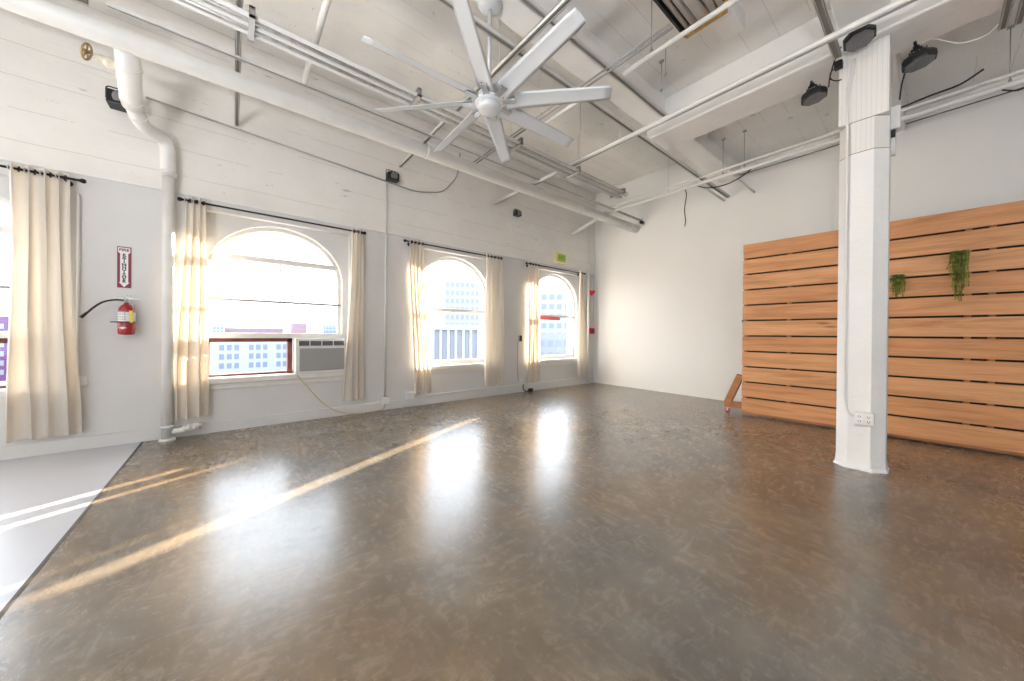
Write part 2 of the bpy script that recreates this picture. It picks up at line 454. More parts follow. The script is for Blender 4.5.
s = MB().box((5.02, -2.765, 3.306), (5.355, -2.42, 4.0)); loc(s).build('capital', M['fluted'], colm, bevel=.006)
s = MB().prism(octa(5.022, 5.353, -2.763, -2.422, .09), 3.3, 3.306); loc(s).build('joint', M['dark_seam'], colm)
# conduit down the chamfer
s = MB(); s.tube(smooth_path([(5.13, -2.782, 3.90), (5.12, -2.782, 3.80), (5.085, -2.782, 3.62), (5.085, -2.775, 3.3), (5.085, -2.775, .66), (5.11, -2.782, .53), (5.165, -2.782, .50)], 6, .08), .011, 10)
o = s.build('conduit', M['white_metal']); tag(o, 'thin white conduit running down the column to its socket', 'conduit')
ou = empty('power_outlet', (5.225, -2.765, .49), label='white double socket low on the front of the column', cat='outlet')
MB().box((-.065, -.045, -.06), (.065, 0, .06), bev=.006).build('box', M['white_metal'], ou)
for dx in (-.03, .03):
    fp = MB().box((dx-.022, -.048, -.045), (dx+.022, -.044, .045), bev=.001).build('face', M['sign_white'], ou)
    for dz in (-.022, .022):
        sl = MB(); sl.box((dx-.010, -.050, dz-.006), (dx-.006, -.047, dz+.008)); sl.box((dx+.006, -.050, dz-.006), (dx+.010, -.047, dz+.008)); sl.box((dx-.003, -.050, dz-.014), (dx+.003, -.047, dz-.009))
        sl.build('socket_slots', M['black'], fp)

# ------------------------------------------------------------------ windows
XG = -.22
def arch_pts(c, hw, z0, n=28, inset=0):
    h = hw-inset
    return [(c-h*math.cos(PI*i/n), ZSP + (RISE-inset)*math.sin(PI*i/n)) for i in range(n+1)]
def arch_frame(c, w=.045):
    """flat frame following the opening"""
    s = MB()
    outer = [(c-HW, ZS)] + arch_pts(c, HW, 0) + [(c+HW, ZS)]
    inner = [(c-HW+w, ZS+w)] + arch_pts(c, HW, 0, inset=w) + [(c+HW-w, ZS+w)]
    xa, xb = XG-.03, XG+.03
    n = len(outer)
    A = [[s.bm.verts.new((x, y, z)) for y, z in L] for x in (xa, xb) for L in (outer, inner)]
    oa, ia, ob, ib = A
    for i in range(n):
        j = (i+1) % n
        s._face([oa[i], oa[j], ia[j], ia[i]]); s._face([ob[i], ob[j], ib[j], ib[i]])
        s._face([ia[i], ia[j], ib[j], ib[i]]); s._face([oa[i], oa[j], ob[j], ob[i]])
    return s
def pane(c, z0, z1, ya, yb, nm='pane', x=XG-.005):
    """glass between ya..yb, z0..z1 clipped by arch"""
    s = MB(); n = 24 if z1 > ZSP else 1
    top = []
    for i in range(n+1):
        y = ya+(yb-ya)*i/n; top.append((y, min(z1, zarch(y-c)-.02) if z1 > ZSP else z1))
    for i in range(n):
        (y0, t0), (y1, t1) = top[i], top[i+1]
        if max(t0, t1) <= z0: continue
        t0 = max(t0, z0); t1 = max(t1, z0)
        a = [(x, y0, z0), (x, y1, z0), (x, y1, t1), (x, y0, t0)]; b = [(x+.006, p[1], p[2]) for p in a]
        va = [s.bm.verts.new(p) for p in a]; vb = [s.bm.verts.new(p) for p in b]
        s._face(vb); s._face(va[::-1])
    return s
def window(idx, c):
    w = empty('window_%d' % idx, (0, 0, 0)); tag(w, kind='structure')
    arch_frame(c).build('window_frame', M['frame'], w)
    i0, i1 = c-HW+.03, c+HW-.03
    if idx <= 2:
        hb = HW*math.sqrt(1-((2.235-ZSP)/RISE)**2)
        MB().box((XG-.04, c-hb, 2.20), (XG+.06, c+hb, 2.27), bev=.008).build('transom', M['frame'], w)
        MB().box((XG-.02, c-HW, 1.655), (XG+.035, c+HW, 1.685)).build('glazing_bar', M['grey_bar'], w)
        MB().box((XG-.012, c-.009, 1.68), (XG+.012, c+.009, ZSP+RISE)).build('mullion', M['frame'], w)
        MB().box((XG-.05, c-HW, 1.165), (XG+.14, c+HW, 1.235), bev=.008).build('meeting_rail', M['frame'], w)
        pane(c, 2.26, 3, i0, i1).build('pane', M['glass'], w)
        pane(c, 1.68, 2.21, i0, i1).build('pane', M['glass'], w)
        pane(c, 1.23, 1.66, i0, i1).build('pane', M['glass'], w)
        pane(c, ZS, 1.17, i0, i1 if idx == 1 else -6.76).build('pane', M['glass'], w)
        rf = MB(); y1 = -6.70 if idx == 2 else c+HW
        rf.box((XG-.02, c-HW, 1.115), (XG+.10, y1, 1.165)); rf.box((XG-.02, y1-.06, ZS), (XG+.10, y1, 1.165)); rf.box((XG-.02, c-HW, ZS), (XG+.04, y1, ZS+.03)); rf.box((XG-.02, c-HW, ZS), (XG+.05, c-HW+.03, 1.165))
        rf.build('sliding_sash', M['red_frame'], w, bevel=.004)
    else:
        MB().box((XG-.035, c-HW, 1.665), (XG+.045, c+HW, 1.725), bev=.006).build('meeting_rail', M['grey_bar'] if 0 else M['frame'], w)
        pane(c, 1.72, 3, i0, i1).build('pane', M['glass'], w)
        pane(c, ZS, 1.67, i0, i1).build('pane', M['glass'], w)
        MB().box((XG-.03, c-HW, ZS), (XG+.04, c+HW, ZS+.09), bev=.006).build('bottom_rail', M['frame'], w)
    s = MB(); s.box((-.21, c-HW-.02, ZS-.06), (.045, c+HW+.02, ZS+.008), bev=.006); s.box((0, c-RW+.02, ZS-.13), (.018, c+RW-.02, ZS-.055), bev=.004)
    s.build('window_sill', M['frame'], w)
    return w
for i, c in enumerate(WC): window(i+1, c)
# a red strip stuck on the last window's rail
o = MB().box((XG+.046, -1.79, 1.60), (XG+.056, -1.12, 1.68), bev=.003).build('tape_strip', simple('pink_tape', (.75, .10, .13), .5)); tag(o, 'pinkish red strip across the glass of the window nearest the corner', 'strip')

# ------------------------------------------------------------------ curtain rods and curtains
ROD_X, ROD_Z = .12, 2.775
def rod(y0, y1, label):
    e = empty('curtain_rod', (ROD_X, (y0+y1)/2, ROD_Z), label=label, cat='curtain rod', group='black curtain rods above the windows')
    h = (y1-y0)/2
    MB().tube([(0, -h, 0), (0, h, 0)], .012, 12).build('pole', M['black_metal'], e)
    for sgn in (-1, 1):
        m = Matrix.Translation((0, sgn*h, 0)) @ Matrix.Rotation(-sgn*PI/2, 4, 'X')
        MB().lathe([(0, -.01), (.014, -.01), (.016, .0), (.022, .008), (.024, .022), (.018, .036), (0, .042)], 16, m).build('finial', M['black_metal'], e)
        b = MB(); yb = sgn*(h-.10)
        b.tube([(-ROD_X+.004, yb, -.02), (-.03, yb, -.02), (0, yb, -.012)], .008, 8)
        b.lathe([(0, -ROD_X), (.03, -ROD_X), (.03, -ROD_X+.008), (0, -ROD_X+.008)], 16, Matrix.Translation((0, yb, -.02)) @ Matrix.Rotation(PI/2, 4, 'Y'))
        b.lathe([(.018, -.01), (.018, .01), (.011, .01), (.011, -.01)], 14, Matrix.Translation((0, yb, 0)) @ Matrix.Rotation(PI/2, 4, 'X'))
        b.build('bracket', M['black_metal'], e)
rod(-10.5, -8.57, 'black curtain rod at the left edge of the photo')
rod(-7.82, -5.82, 'black curtain rod over the window with the air conditioner')
rod(-5.15, -3.20, 'black curtain rod over the middle window')
rod(-2.47, -.56, 'black curtain rod over the window nearest the corner')

def curtain(yt0, yt1, yb0, yb1, folds, label, seed, zb=.215, amp=.036):
    rnd = random.Random(seed)
    cy = (yt0+yt1)/2
    e = empty('curtain', (ROD_X, cy, 0), label=label, cat='curtain', group='cream curtains on the window wall')
    s = MB(); NU, NZ = folds*14, 46; zt = ROD_Z+.05
    ph = [rnd.uniform(-.5, .5) for _ in range(folds+2)]; am = [rnd.uniform(.6, 1.25) for _ in range(folds+2)]
    wd = [rnd.uniform(.6, 1.4) for _ in range(folds)]; tot = sum(wd); edges = [0]
    for q in wd: edges.append(edges[-1]+q/tot)
    drift = [rnd.uniform(-.35, .35) for _ in range(folds+2)]
    grid = []
    for j in range(NZ+1):
        t = j/NZ; z = zt+(zb-zt)*t
        row = []
        for i in range(NU+1):
            u = i/NU*folds; k = min(int(u), folds-1); f = u-k
            # even folds at the rod, uneven lower down
            ue = (k+f)/folds; uu = edges[k]+(edges[k+1]-edges[k])*f
            w = min(1, .45+t*1.8); uu = ue*(1-w)+uu*w
            uu += .03*w*math.sin(t*4+drift[k]*6+u*.7)
            ya = yt0+(yt1-yt0)*uu; yb = yb0+(yb1-yb0)*uu
            sm = t*t*(3-2*t)
            y = ya*(1-sm)+yb*sm
            A = amp*(am[k]*(1-f)+am[k+1]*f)*(.75+.45*t)*(1+.35*math.sin(t*6+k*2.1+seed))
            x = math.sin(2*PI*u + w*ph[k]*(1-f)*.6)*A + .012*math.sin(t*5+seed+u*.6)*w
            y += .018*math.cos(2*PI*u*1.0)*w*(1+.5*math.sin(seed+t*3))
            hem = .008*math.sin(u*5+seed) if j == NZ else 0
            row.append(s.bm.verts.new((x, y-cy, z+hem)))
        grid.append(row)
    for j in range(NZ):
        for i in range(NU): s._face([grid[j][i], grid[j][i+1], grid[j+1][i+1], grid[j+1][i]], True)
    s.build('cloth', M['curtain'], e)
    for k in range(folds*2):
        y = yt0+(yt1-yt0)*(k+.5)/(folds*2)
        tw = (PI/4) * (1 if k % 2 else -1)
        m = Matrix.Translation((0, y-cy, ROD_Z)) @ Matrix.Rotation(tw*.7, 4, 'Z') @ Matrix.Rotation(PI/2, 4, 'X')
        MB().lathe([(.019, -.003), (.027, -.003), (.027, .003), (.019, .003), (.019, -.003)], 14, m).build('grommet', M['black_metal'] if k % 2 else M['galv'], e)
    return e
curtain(-9.01, -8.64, -9.01, -8.58, 4, 'wide cream curtain at the left edge of the photo, left of the fire extinguisher', 3, .19, .04)
curtain(-7.80, -7.62, -7.87, -7.60, 3, 'cream curtain hanging right beside the thick white drain pipe', 11, .225)
curtain(-5.99, -5.83, -6.12, -5.82, 3, 'cream curtain hanging in front of the right end of the air conditioner', 5, .235)
curtain(-5.10, -4.84, -5.00, -4.70, 4, 'cream curtain on the left side of the middle window', 21, .225)
curtain(-3.56, -3.14, -3.55, -3.10, 5, 'white backlit curtain on the right side of the middle window', 8, .225)
curtain(-2.44, -2.12, -2.42, -2.08, 4, 'cream curtain on the left side of the window nearest the corner', 17, .21)
curtain(-.76, -.60, -.80, -.42, 3, 'pale curtain closest to the room corner', 27, .215)

# ------------------------------------------------------------------ air conditioner
ac = empty('air_conditioner', (0, -6.36, .668), label='white window air conditioner with grey louvred front', cat='air conditioner')
MB().box((-.42, -.325, 0), (.055, .325, .50), bev=.012).build('body', M['ac_body'], ac)
MB().box((.052, -.275, .035), (.066, .295, .355), bev=.004).build('grille', M['grille'], ac)
cp = MB().box((.05, -.29, .385), (.064, .31, .465), bev=.003).build('control_panel', M['ac_body'], ac)
MB().box((.062, -.285, .392), (.0665, -.16, .458)).build('display', M['ac_panel'], ac)
for k in range(3):
    y0 = -.145+k*.15
    v = MB(); v.box((.062, y0, .392), (.0655, y0+.135, .458))
    v.build('vent', M['ac_panel'], ac)
    v = MB()
    for q in range(4): v.box((.065, y0+.005, .400+q*.015), (.070, y0+.130, .404+q*.015))
    v.build('louvre', M['far_glass'] if 0 else M['grille'], ac)
s = MB(); s.tube(catmull([(.05, -6.66, .655), (.07, -6.60, .57), (.10, -6.48, .40), (.12, -6.33, .22), (.12, -6.15, .09), (.10, -5.95, .025), (.07, -5.65, .012), (.05, -5.48, .03), (.035, -5.45, .10)], 8), .008, 8)
o = s.build('extension_cord', M['cord']); tag(o, 'beige cord drooping from the air conditioner to a wall box', 'cord')
# ------------------------------------------------------------------ fire extinguisher and sign
sg = empty('fire_extinguisher_sign', (0, -8.285, 1.945), label='tall dark red and white FIRE EXTINGUISHER arrow sign on the wall', cat='sign')
MB().box((0, -.052, -.225), (.006, .052, .225), bev=.002).build('plate', M['sign_red'], sg)
poly = [(-.045, .215), (-.045, .165), (-.030, .150), (-.030, -.165), (-.040, -.165), (0, -.218), (.040, -.165), (.030, -.165), (.030, .150), (.045, .165), (.045, .215)]
MB().prism(poly, .006, .0072, WALL).build('arrow', M['sign_white'], sg)
text_mesh('lettering', 'FIRE', .042, M['sign_red'], sg, Matrix.Translation((.0078, 0, .188)) @ WALL, bold=.0012)
text_mesh('lettering', '\n'.join('EXTINGUISHER'), .036, M['black'], sg, Matrix.Translation((.0078, 0, -.012)) @ WALL @ Matrix.Diagonal((1.25, 1, 1, 1)), spacing=.74, bold=.0015)
fe = empty('fire_extinguisher', (.11, -8.25, 1.205), label='red fire extinguisher on a wall bracket with its black hose sticking out', cat='fire extinguisher')
MB().lathe([(0, .004), (.045, 0), (.062, .012), (.064, .03), (.064, .245), (.058, .285), (.038, .318), (.020, .330), (.020, .345), (0, .345)], 32).build('tank', M['red'], fe)
lb = MB(); lb.lathe([(.0648, .145), (.0648, .245)], 32); lb.build('label_band', M['paper'], fe)
lt = MB()
for z in (.16, .175, .19, .215, .23):
    for a in range(-3, 2):
        an = a*.28-.3
        lt.box((.0650, -.006, z), (.0656, .006, z+.006), Matrix.Rotation(an, 4, 'Z'))
lt.build('label_print', M['black'], fe)
MB().box((.045, .028, .13), (.058, .055, .26), bev=.002).build('yellow_tag', M['yellow'], fe)
dm = MB().prism([(-.032, 0), (0, .013), (.032, 0), (0, -.013)], .0640, .0662, Matrix.Translation((0, 0, .075)) @ Matrix.Rotation(-.25, 4, 'Z') @ WALL); dm.build('emblem', M['sign_white'], fe)
st = MB(); st.lathe([(.064, .128), (.0675, .128), (.0675, .143), (.064, .143), (.064, .128)], 32); st.box((-.02, -.115, .130), (.0, -.06, .142)); st.build('strap', M['black'], fe)
MB().tube([(0, 0, .34), (0, 0, .385)], .016, 14).build('valve', M['galv'], fe)
hd = MB(); hd.box((-.008, -.012, .385), (.008, .10, .397), Matrix.Translation((0, 0, 0))); hd.box((-.008, .0, .405), (.008, .11, .415), Matrix.Rotation(.18, 4, 'X')); hd.tube([(0, -.01, .38), (0, -.02, .41), (0, .01, .425)], .006, 8)
hd.build('handle', M['galv'], fe)
MB().lathe([(0, .018), (.016, .018), (.016, .0), (0, .0)], 14, Matrix.Translation((.012, 0, .37)) @ Matrix.Rotation(PI/2, 4, 'Y')).build('gauge', M['galv'], fe)
MB().tube(catmull([(0, -.015, .37), (.01, -.08, .372), (.015, -.16, .345), (.015, -.22, .29), (.015, -.27, .225)], 6), .0095, 10).build('hose', M['black'], fe)
MB().tube([(.015, -.268, .23), (.015, -.286, .207), (.015, -.31, .175)], [.011, .013, .016], 12).build('nozzle', M['black'], fe)
MB().box((-.11, -.03, .10), (-.062, .03, .34), bev=.003).build('bracket', M['white_metal'], fe)

# ------------------------------------------------------------------ big pipe, branch and valve
PX, PZ, PR = 1.20, 3.75, .088
bp = empty('water_pipe', (PX, -4, PZ), label='thick white overhead pipe running the length of the window wall', cat='pipe')
MB().tube([(0, YF+4+.02, 0), (0, 3.99, 0)], PR, 28).build('main_pipe', M['pipe'], bp)
for y in (-8.8, -5.3, -2.05, -1.2, -.3):
    MB().tube([(0, y+4-.012, 0), (0, y+4+.012, 0)], PR+.006, 28).build('coupling', M['pipe'], bp)
dp = empty('drain_pipe', (.12, -7.93, 0), label='white drain pipe dropping from the overhead pipe to the floor left of the arched window', cat='pipe')
DX, DY = -.12, 7.93
def L(pts): return [(x+DX, y+DY, z) for x, y, z in pts]
MB().tube(L(smooth_path([(PX-.06, -8.09, 3.715), (PX-.14, -8.09, 3.64), (.80, -8.12, 3.52), (.62, -8.13, 3.47)], 6, .12)), .080, 24).build('branch', M['pipe'], dp)
MB().tube(L(smooth_path([(.64, -8.13, 3.475), (.36, -8.10, 3.38), (.13, -7.94, 3.42), (.12, -7.93, 3.0)], 8, .14)), .066, 24).build('elbow', M['pipe'], dp)
MB().tube(L([(.12, -7.93, 3.02), (.12, -7.93, .0)]), .052, 24).build('riser', M['pipe'], dp)
for c_, r_, d_ in (((PX-.17, -8.095, 3.63), .088, (1, 0, .5)), ((.70, -8.125, 3.494), .087, (1, .05, .28)), ((.50, -8.115, 3.43), .072, (1, 0, .3)), ((.12, -7.93, 3.04), .073, (0, 0, 1)), ((.12, -7.93, .16), .062, (0, 0, 1)), ((.12, -7.93, .012), .072, (0, 0, 1))):
    d = Vector(d_).normalized()*.014; c = Vector(c_)
    MB().tube(L([c-d, c+d]), r_, 24).build('coupling', M['pipe'], dp)
MB().tube(L([(.12, -7.93, .10), (.12, -7.83, .10), (.12, -7.66, .13)]), .035, 16).build('cleanout', M['pipe'], dp)
MB().tube(L([(.12, -7.665, .129), (.12, -7.64, .133)]), .042, 16).build('cap', M['galv'], dp)
for q in range(3): MB().tube(L([(.12, -7.80+q*.045, .106+q*.008), (.12, -7.78+q*.045, .109+q*.008)]), .043, 16).build('coupling', M['pipe'], dp)
va = empty('gate_valve', (.90, -8.365, 3.70), label='old cream gate valve with a spoked handwheel beside the overhead pipe', cat='valve')
ax = Vector((.12, .95, -.28)).normalized(); q = Vector((0, 0, 1)).rotation_difference(ax).to_matrix().to_4x4()
hw = MB()
ring = [(.066*math.cos(a*2*PI/28), .066*math.sin(a*2*PI/28), 0) for a in range(29)]
hw.tube(ring, .009, 8, cap=False, mtx=q)
for k in range(5):
    a = k*2*PI/5; hw.tube([(0, 0, 0), (.064*math.cos(a), .064*math.sin(a), 0)], .007, 6, mtx=q)
hw.lathe([(0, -.012), (.018, -.012), (.018, .012), (0, .012)], 12, q)
hw.build('handwheel', M['brass'], va)
MB().tube([(0, 0, 0), ax*.10], .009, 8).build('stem', M['brass'], va)
MB().lathe([(0, .05), (.02, .05), (.022, .075), (.034, .08), (.034, .10), (.03, .12), (.048, .13), (.05, .15), (.04, .17), (.055, .20), (.055, .235), (.04, .25), (0, .25)], 18, q).build('bonnet', M['valve_cream'], va)
MB().tube([ax*.215+Vector((-.05, 0, -.09)), ax*.215+Vector((.03, .02, .07))], .042, 16).build('body', M['valve_cream'], va)

# ------------------------------------------------------------------ overhead struts, conduits
def strut(p0, p1, label, w=.042, h=.042, name='strut_channel', cat='metal channel', group=None, mat=None):
    """U channel, open side down, from p0 to p1 (horizontal)"""
    p0 = Vector(p0); p1 = Vector(p1); d = (p1-p0); Ln = d.length; ang = math.atan2(d.y, d.x)
    e = empty(name, p0, ang, label=label, cat=cat, group=group)
    s = MB(); t = .006
    s.box((0, -w/2, h/2-t), (Ln, w/2, h/2)); s.box((0, -w/2, -h/2), (Ln, -w/2+t, h/2)); s.box((0, w/2-t, -h/2), (Ln, w/2, h/2))
    s.box((0, -w/2, -h/2), (Ln, -w/2+.010, -h/2+.004)); s.box((0, w/2-.010, -h/2), (Ln, w/2, -h/2+.004))
    s.build('channel', mat or M['strut'], e)
    MB().box((.004, -w/2+t+.001, -h/2+.008), (Ln-.004, w/2-t-.001, h/2-t-.001)).build('slot_shade', M['strut_shade'], e)  # dark filler stands for the shade inside the open channel
    return e
def pipe(pts, r, label, mat='white_metal', name='ceiling_pipe', cat='pipe', group=None, caps=(), seg=12):
    s = MB(); s.tube(pts, r, seg)
    o = s.build(name, M[mat] if isinstance(mat, str) else mat, origin=Vector(pts[0])); tag(o, label, cat, group); return o
ZT = 3.85
strut((.0+.02, -7.33, ZT+.03), (3.0, -7.33, ZT+.03), 'white channel crossing above the thick pipe nearest the drain pipe')
strut((.30, -5.33, ZT+.03), (4.2, -5.33, ZT+.03), 'white channel crossing just behind the ceiling fan rod', group=None)
pipe([(1.15, -4.47, ZT+.02), (4.20, -4.47, ZT+.02)], .011, 'thin dark conduit crossing the ceiling just beyond the fan', mat='emt')
pipe([(1.15, -4.52, ZT+.02), (4.20, -4.52, ZT+.02)], .009, 'thinner dark conduit beside the one crossing just beyond the fan', mat='emt')
pipe([(2.55, -4.40, ZT-.01), (3.28, -4.40, ZT-.01)], .022, 'short white pipe alongside the dark channel, left of the ceiling girder')
pipe([(3.66, -4.36, ZT), (8, -4.36, ZT)], .022, 'white pipe crossing the ceiling under the bank of tubes')
pipe([(1.45, -6.79, ZT+.02), (3.6, -6.79, ZT+.02)], .026, 'round white pipe end poking over the conduit bundle near the top left')
pipe([(.03, -3.34, ZT+.01), (9, -3.34, ZT+.01)], .026, 'long white pipe crossing the ceiling in front of the deep beam')
pipe([(.05, -3.295, ZT+.0), (9, -3.295, ZT+.0)], .008, 'thin dark conduit strapped behind the long white pipe in front of the deep beam', mat='emt')
pipe([(1.1, -1.20, ZT), (10, -1.20, ZT)], .030, 'white pipe crossing the room close to the back wall, the thicker of the pair')
pipe([(1.1, -1.32, ZT+.05), (10, -1.32, ZT+.05)], .018, 'white pipe crossing the room close to the back wall, the thinner of the pair')
pipe([(.25, -1.20, 3.60), (1.22, -1.20, 3.86)], .035, 'white pipe with an open lower end sloping down towards the corner window')
# along-room tracks
strut((3.14, -12, ZT+.06), (3.14, -.03, ZT+.06), 'long slotted channel running to the back wall under the left side of the girder', w=.05)
strut((3.335, -12, 4.195), (3.335, -2.86, 4.195), 'long dark slotted channel fixed along the bottom edge of the girder', w=.045)
strut((5.03, -9, 3.91), (5.03, -2.92, 3.91), 'slotted channel running up to the top of the column', w=.055)
strut((5.975, -9, 3.90), (5.975, -2.28, 3.90), 'slotted channel ending at the top right corner, the left of the pair', w=.045)
strut((6.055, -9, 3.90), (6.055, -2.26, 3.90), 'slotted channel ending at the top right corner, the right of the pair', w=.045)
strut((1.42, -8.15, ZT+.01), (1.42, -.12, ZT+.01), 'long slotted channel running just behind the thick overhead pipe', w=.04, h=.03)
pipe([(3.06, -1.25, 3.87), (3.06, -.005, 3.87)], .022, 'short white pipe reaching the back wall beside the slotted channel')
pipe([(3.55, -1.25, 3.88), (3.55, -.005, 3.88)], .020, 'short white pipe reaching the back wall, the right one by the hanging cable')
# trapeze bundle: each conduit a thing
xs = [1.985, 2.035, 2.085, 2.14, 2.19]
for k, x in enumerate(xs):
    pipe([(x, -12, 3.75), (x, -1.95+.04*(k % 2), 3.75)], .019, ['conduit of the overhead bundle nearest the window wall', 'second conduit of the overhead bundle from the window wall', 'middle conduit of the overhead bundle of five', 'fourth conduit of the overhead bundle from the window wall', 'conduit of the overhead bundle farthest from the window wall'][k], mat='galv' if k in (1, 3) else 'white_metal', name='bundle_conduit', cat='conduit', group='bundle of parallel conduits under the ceiling')
for y, tx in ((-7.25, 'nearest the drain pipe'), (-5.86, 'behind the left fan blades'), (-4.46, 'under the fan hub side'), (-3.30, 'crossed by the long white channel'), (-2.1, 'nearest the back wall')):
    b = MB(); b.box((1.94, y-.02, 3.715), (2.235, y+.02, 3.7315)); b.box((1.94, y-.02, 3.715), (1.955, y+.02, 3.80)); b.box((2.22, y-.02, 3.715), (2.235, y+.02, 3.80)); b.box((1.94, y-.02, 3.785), (2.235, y+.02, 3.80))
    o = b.build('trapeze_bracket', M['emt']); tag(o, 'steel bracket clamping the conduit bundle, ' + tx, 'bracket', 'brackets on the conduit bundle')
# hanger rods
def hanger(x, y, z0, tx, zc=None):
    zc = zc or (ZL if x < 3.0 else ZR)
    b = MB(); b.tube([(x, y, z0), (x, y, zc-.002)], .0045, 8); b.tube([(x, y, z0-.004), (x, y, z0+.02)], .014, 6); b.box((x-.025, y-.015, zc-.02), (x+.025, y+.015, zc-.001))
    o = b.build('hanger_rod', M['strut'] if x < 3.3 else M['emt']); tag(o, 'thin threaded hanger rod ' + tx, 'hanger rod', 'threaded rods hanging the overhead channels')
for x, y, z0, tx in ((1.43, -4.0, 3.88, 'below the fan over the channel by the thick pipe'),
        (1.43, -2.4, 3.88, 'over the far part of the channel by the thick pipe'), (2.9, -5.33, 3.91, 'right of the fan rod'), (2.6, -4.48, 3.91, 'on the dark channel left of the girder'), (3.95, -4.36, 3.88, 'on the white pipe right of the girder'),
        (2.9, -3.31, 3.91, 'on the long channel left of the girder'), (3.75, -3.7, 4.1, 'short hook right of the girder'), (3.6, -3.5, 4.1, 'shorter hook nearer the deep beam'), (2.55, -1.2, 3.88, 'on the pipes near the back wall, left of the hanging cable'),
        (3.45, -1.2, 3.88, 'on the back pipes right of the hanging cable'), (3.75, -1.2, 3.88, 'on the back pipes right of its neighbour'), (6.1, -1.2, 3.88, 'right of the column on the back pipes'), (2.23, -3.30, 3.80, 'on the conduit bundle at the long channel')):
    hanger(x, y, z0, tx)
# wood-coloured trough above the thick pipe, top left
strut((1.30, -12, 3.93), (1.30, -8.28, 3.93), 'wide grey trough ending above the thick pipe at the top left', w=.12, h=.07, name='cable_trough', cat='trough')
# wall conduits
pipe(smooth_path([(.045, -8.12, 3.86), (.045, -5.55, 3.70), (.045, -4.95, 3.66), (.045, -4.45, 3.78), (.045, -4.15, 4.15), (.045, -4.10, 4.6)], 6, .15), .011, 'thin dark conduit running along the upper window wall and bending up', mat='emt', name='wall_conduit', cat='conduit')
pipe([(.035, -5.45, 3.66), (.035, -5.45, .2)], .013, 'thin vertical white conduit between the air conditioner window and the middle window', name='wall_conduit', cat='conduit')
pipe([(.028, -4.97, .17), (.028, -.03, .17)], .011, 'low conduit running along the foot of the window wall to the corner', mat='white_metal', name='wall_conduit', cat='conduit')
pipe(smooth_path([(.04, -.30, 4.1), (.04, -.30, 3.2), (.04, -.13, 2.95), (.04, -.13, 1.42)], 6, .08), .010, 'thin conduit in the corner leading down to the red heart and box', name='wall_conduit', cat='conduit')
pipe([(.05, -.30, .0), (.05, -.30, 2.85)], .03, 'white vertical pipe in the corner beside the last curtain', name='corner_pipe')
pipe([(.03, -8.60, 2.66), (.03, -8.60, .76)], .012, 'thin white conduit right behind the leftmost curtain edge', name='wall_conduit', cat='conduit')
pipe(catmull([(.03, -2.60, 1.10), (.035, -2.64, 1.04), (.035, -2.645, .6), (.035, -2.62, .25)], 6), .009, 'grey cable dropping from the small switch left of the corner window', mat='emt', name='wall_cable', cat='cable')
def wbox(y, z, w, h, d, label, mat='white_metal', knob=None, name='junction_box', cat='junction box'):
    e = empty(name, (.022 if z < .13 else 0, y, z), label=label, cat=cat)
    MB().box((0, -w/2, -h/2), (d, w/2, h/2), bev=.004).build('box', M[mat], e)
    MB().box((d, -w/2+.006, -h/2+.006), (d+.004, w/2-.006, h/2-.006), bev=.001).build('cover', M[knob or mat], e)
wbox(-5.44, .16, .12, .11, .07, 'white junction box at the foot of the vertical conduit right of the air conditioner')
wbox(-5.02, .19, .13, .12, .06, 'white junction box low on the wall under the middle window left curtain')
wbox(-2.47, .22, .10, .10, .05, 'pale junction box at the foot of the cable left of the corner window')
wbox(-2.56, 1.16, .07, .13, .04, 'small grey switch on the wall left of the corner window', mat='emt', knob='black', name='wall_switch', cat='switch')
wbox(-8.57, .72, .07, .10, .04, 'small white socket below the conduit behind the leftmost curtain', name='wall_socket', cat='socket')
wbox(-.24, 2.86, .24, .10, .05, 'white box high in the corner beside the last curtain')
pipe(catmull([(.06, -2.50, .17), (.09, -2.52, .07), (.10, -2.44, .02), (.10, -2.34, .05)], 6), .010, 'dark cable end curled on the floor below the switch', mat='cable_black', name='cable', cat='cable')
o = MB().box((.06, -2.36, .0), (.12, -2.26, .07), bev=.01).build('power_adapter', M['black']); tag(o, 'small dark adapter on the floor under the corner window left curtain', 'adapter')
# exit sign
ex = empty('exit_sign', (0, -1.36, 3.06), label='small tan exit sign with green face above the window nearest the corner', cat='exit sign')
MB().box((0, -.19, -.11), (.07, .17, .11), bev=.006).build('housing', M['exit_tan'], ex)
MB().box((.069, -.11, -.09), (.073, .155, .09), bev=.002).build('face', M['green_sign'], ex)
text_mesh('lettering', 'EXIT', .115, simple('exit_letter', (.20, .33, .04), .5), ex, Matrix.Translation((.0735, .022, 0)) @ WALL, bold=.002)
# heart + red pull box
he = []
for k in range(48):
    t = 2*PI*k/48; he.append((.0052*16*math.sin(t)**3, .0052*(13*math.cos(t)-5*math.cos(2*t)-2*math.cos(3*t)-math.cos(4*t))))
s = MB().prism(he, .03, .085, Matrix.Translation((.0, -.14, 2.34)) @ Matrix.Rotation(-.6, 4, 'Z') @ WALL); o = s.build('heart_ornament', M['heart_red'], bevel=.008); tag(o, 'glossy red heart fixed to the conduit in the room corner', 'ornament')
pb = empty('alarm_box', (.003, -.125, 1.35), label='small square red alarm box in the corner below the heart', cat='alarm box')
MB().box((0, -.085, -.075), (.06, .075, .075), bev=.006).build('box', M['heart_red'], pb)
MB().box((.06, -.055, -.05), (.066, .045, .05), bev=.002).build('plate', M['sign_red'], pb)

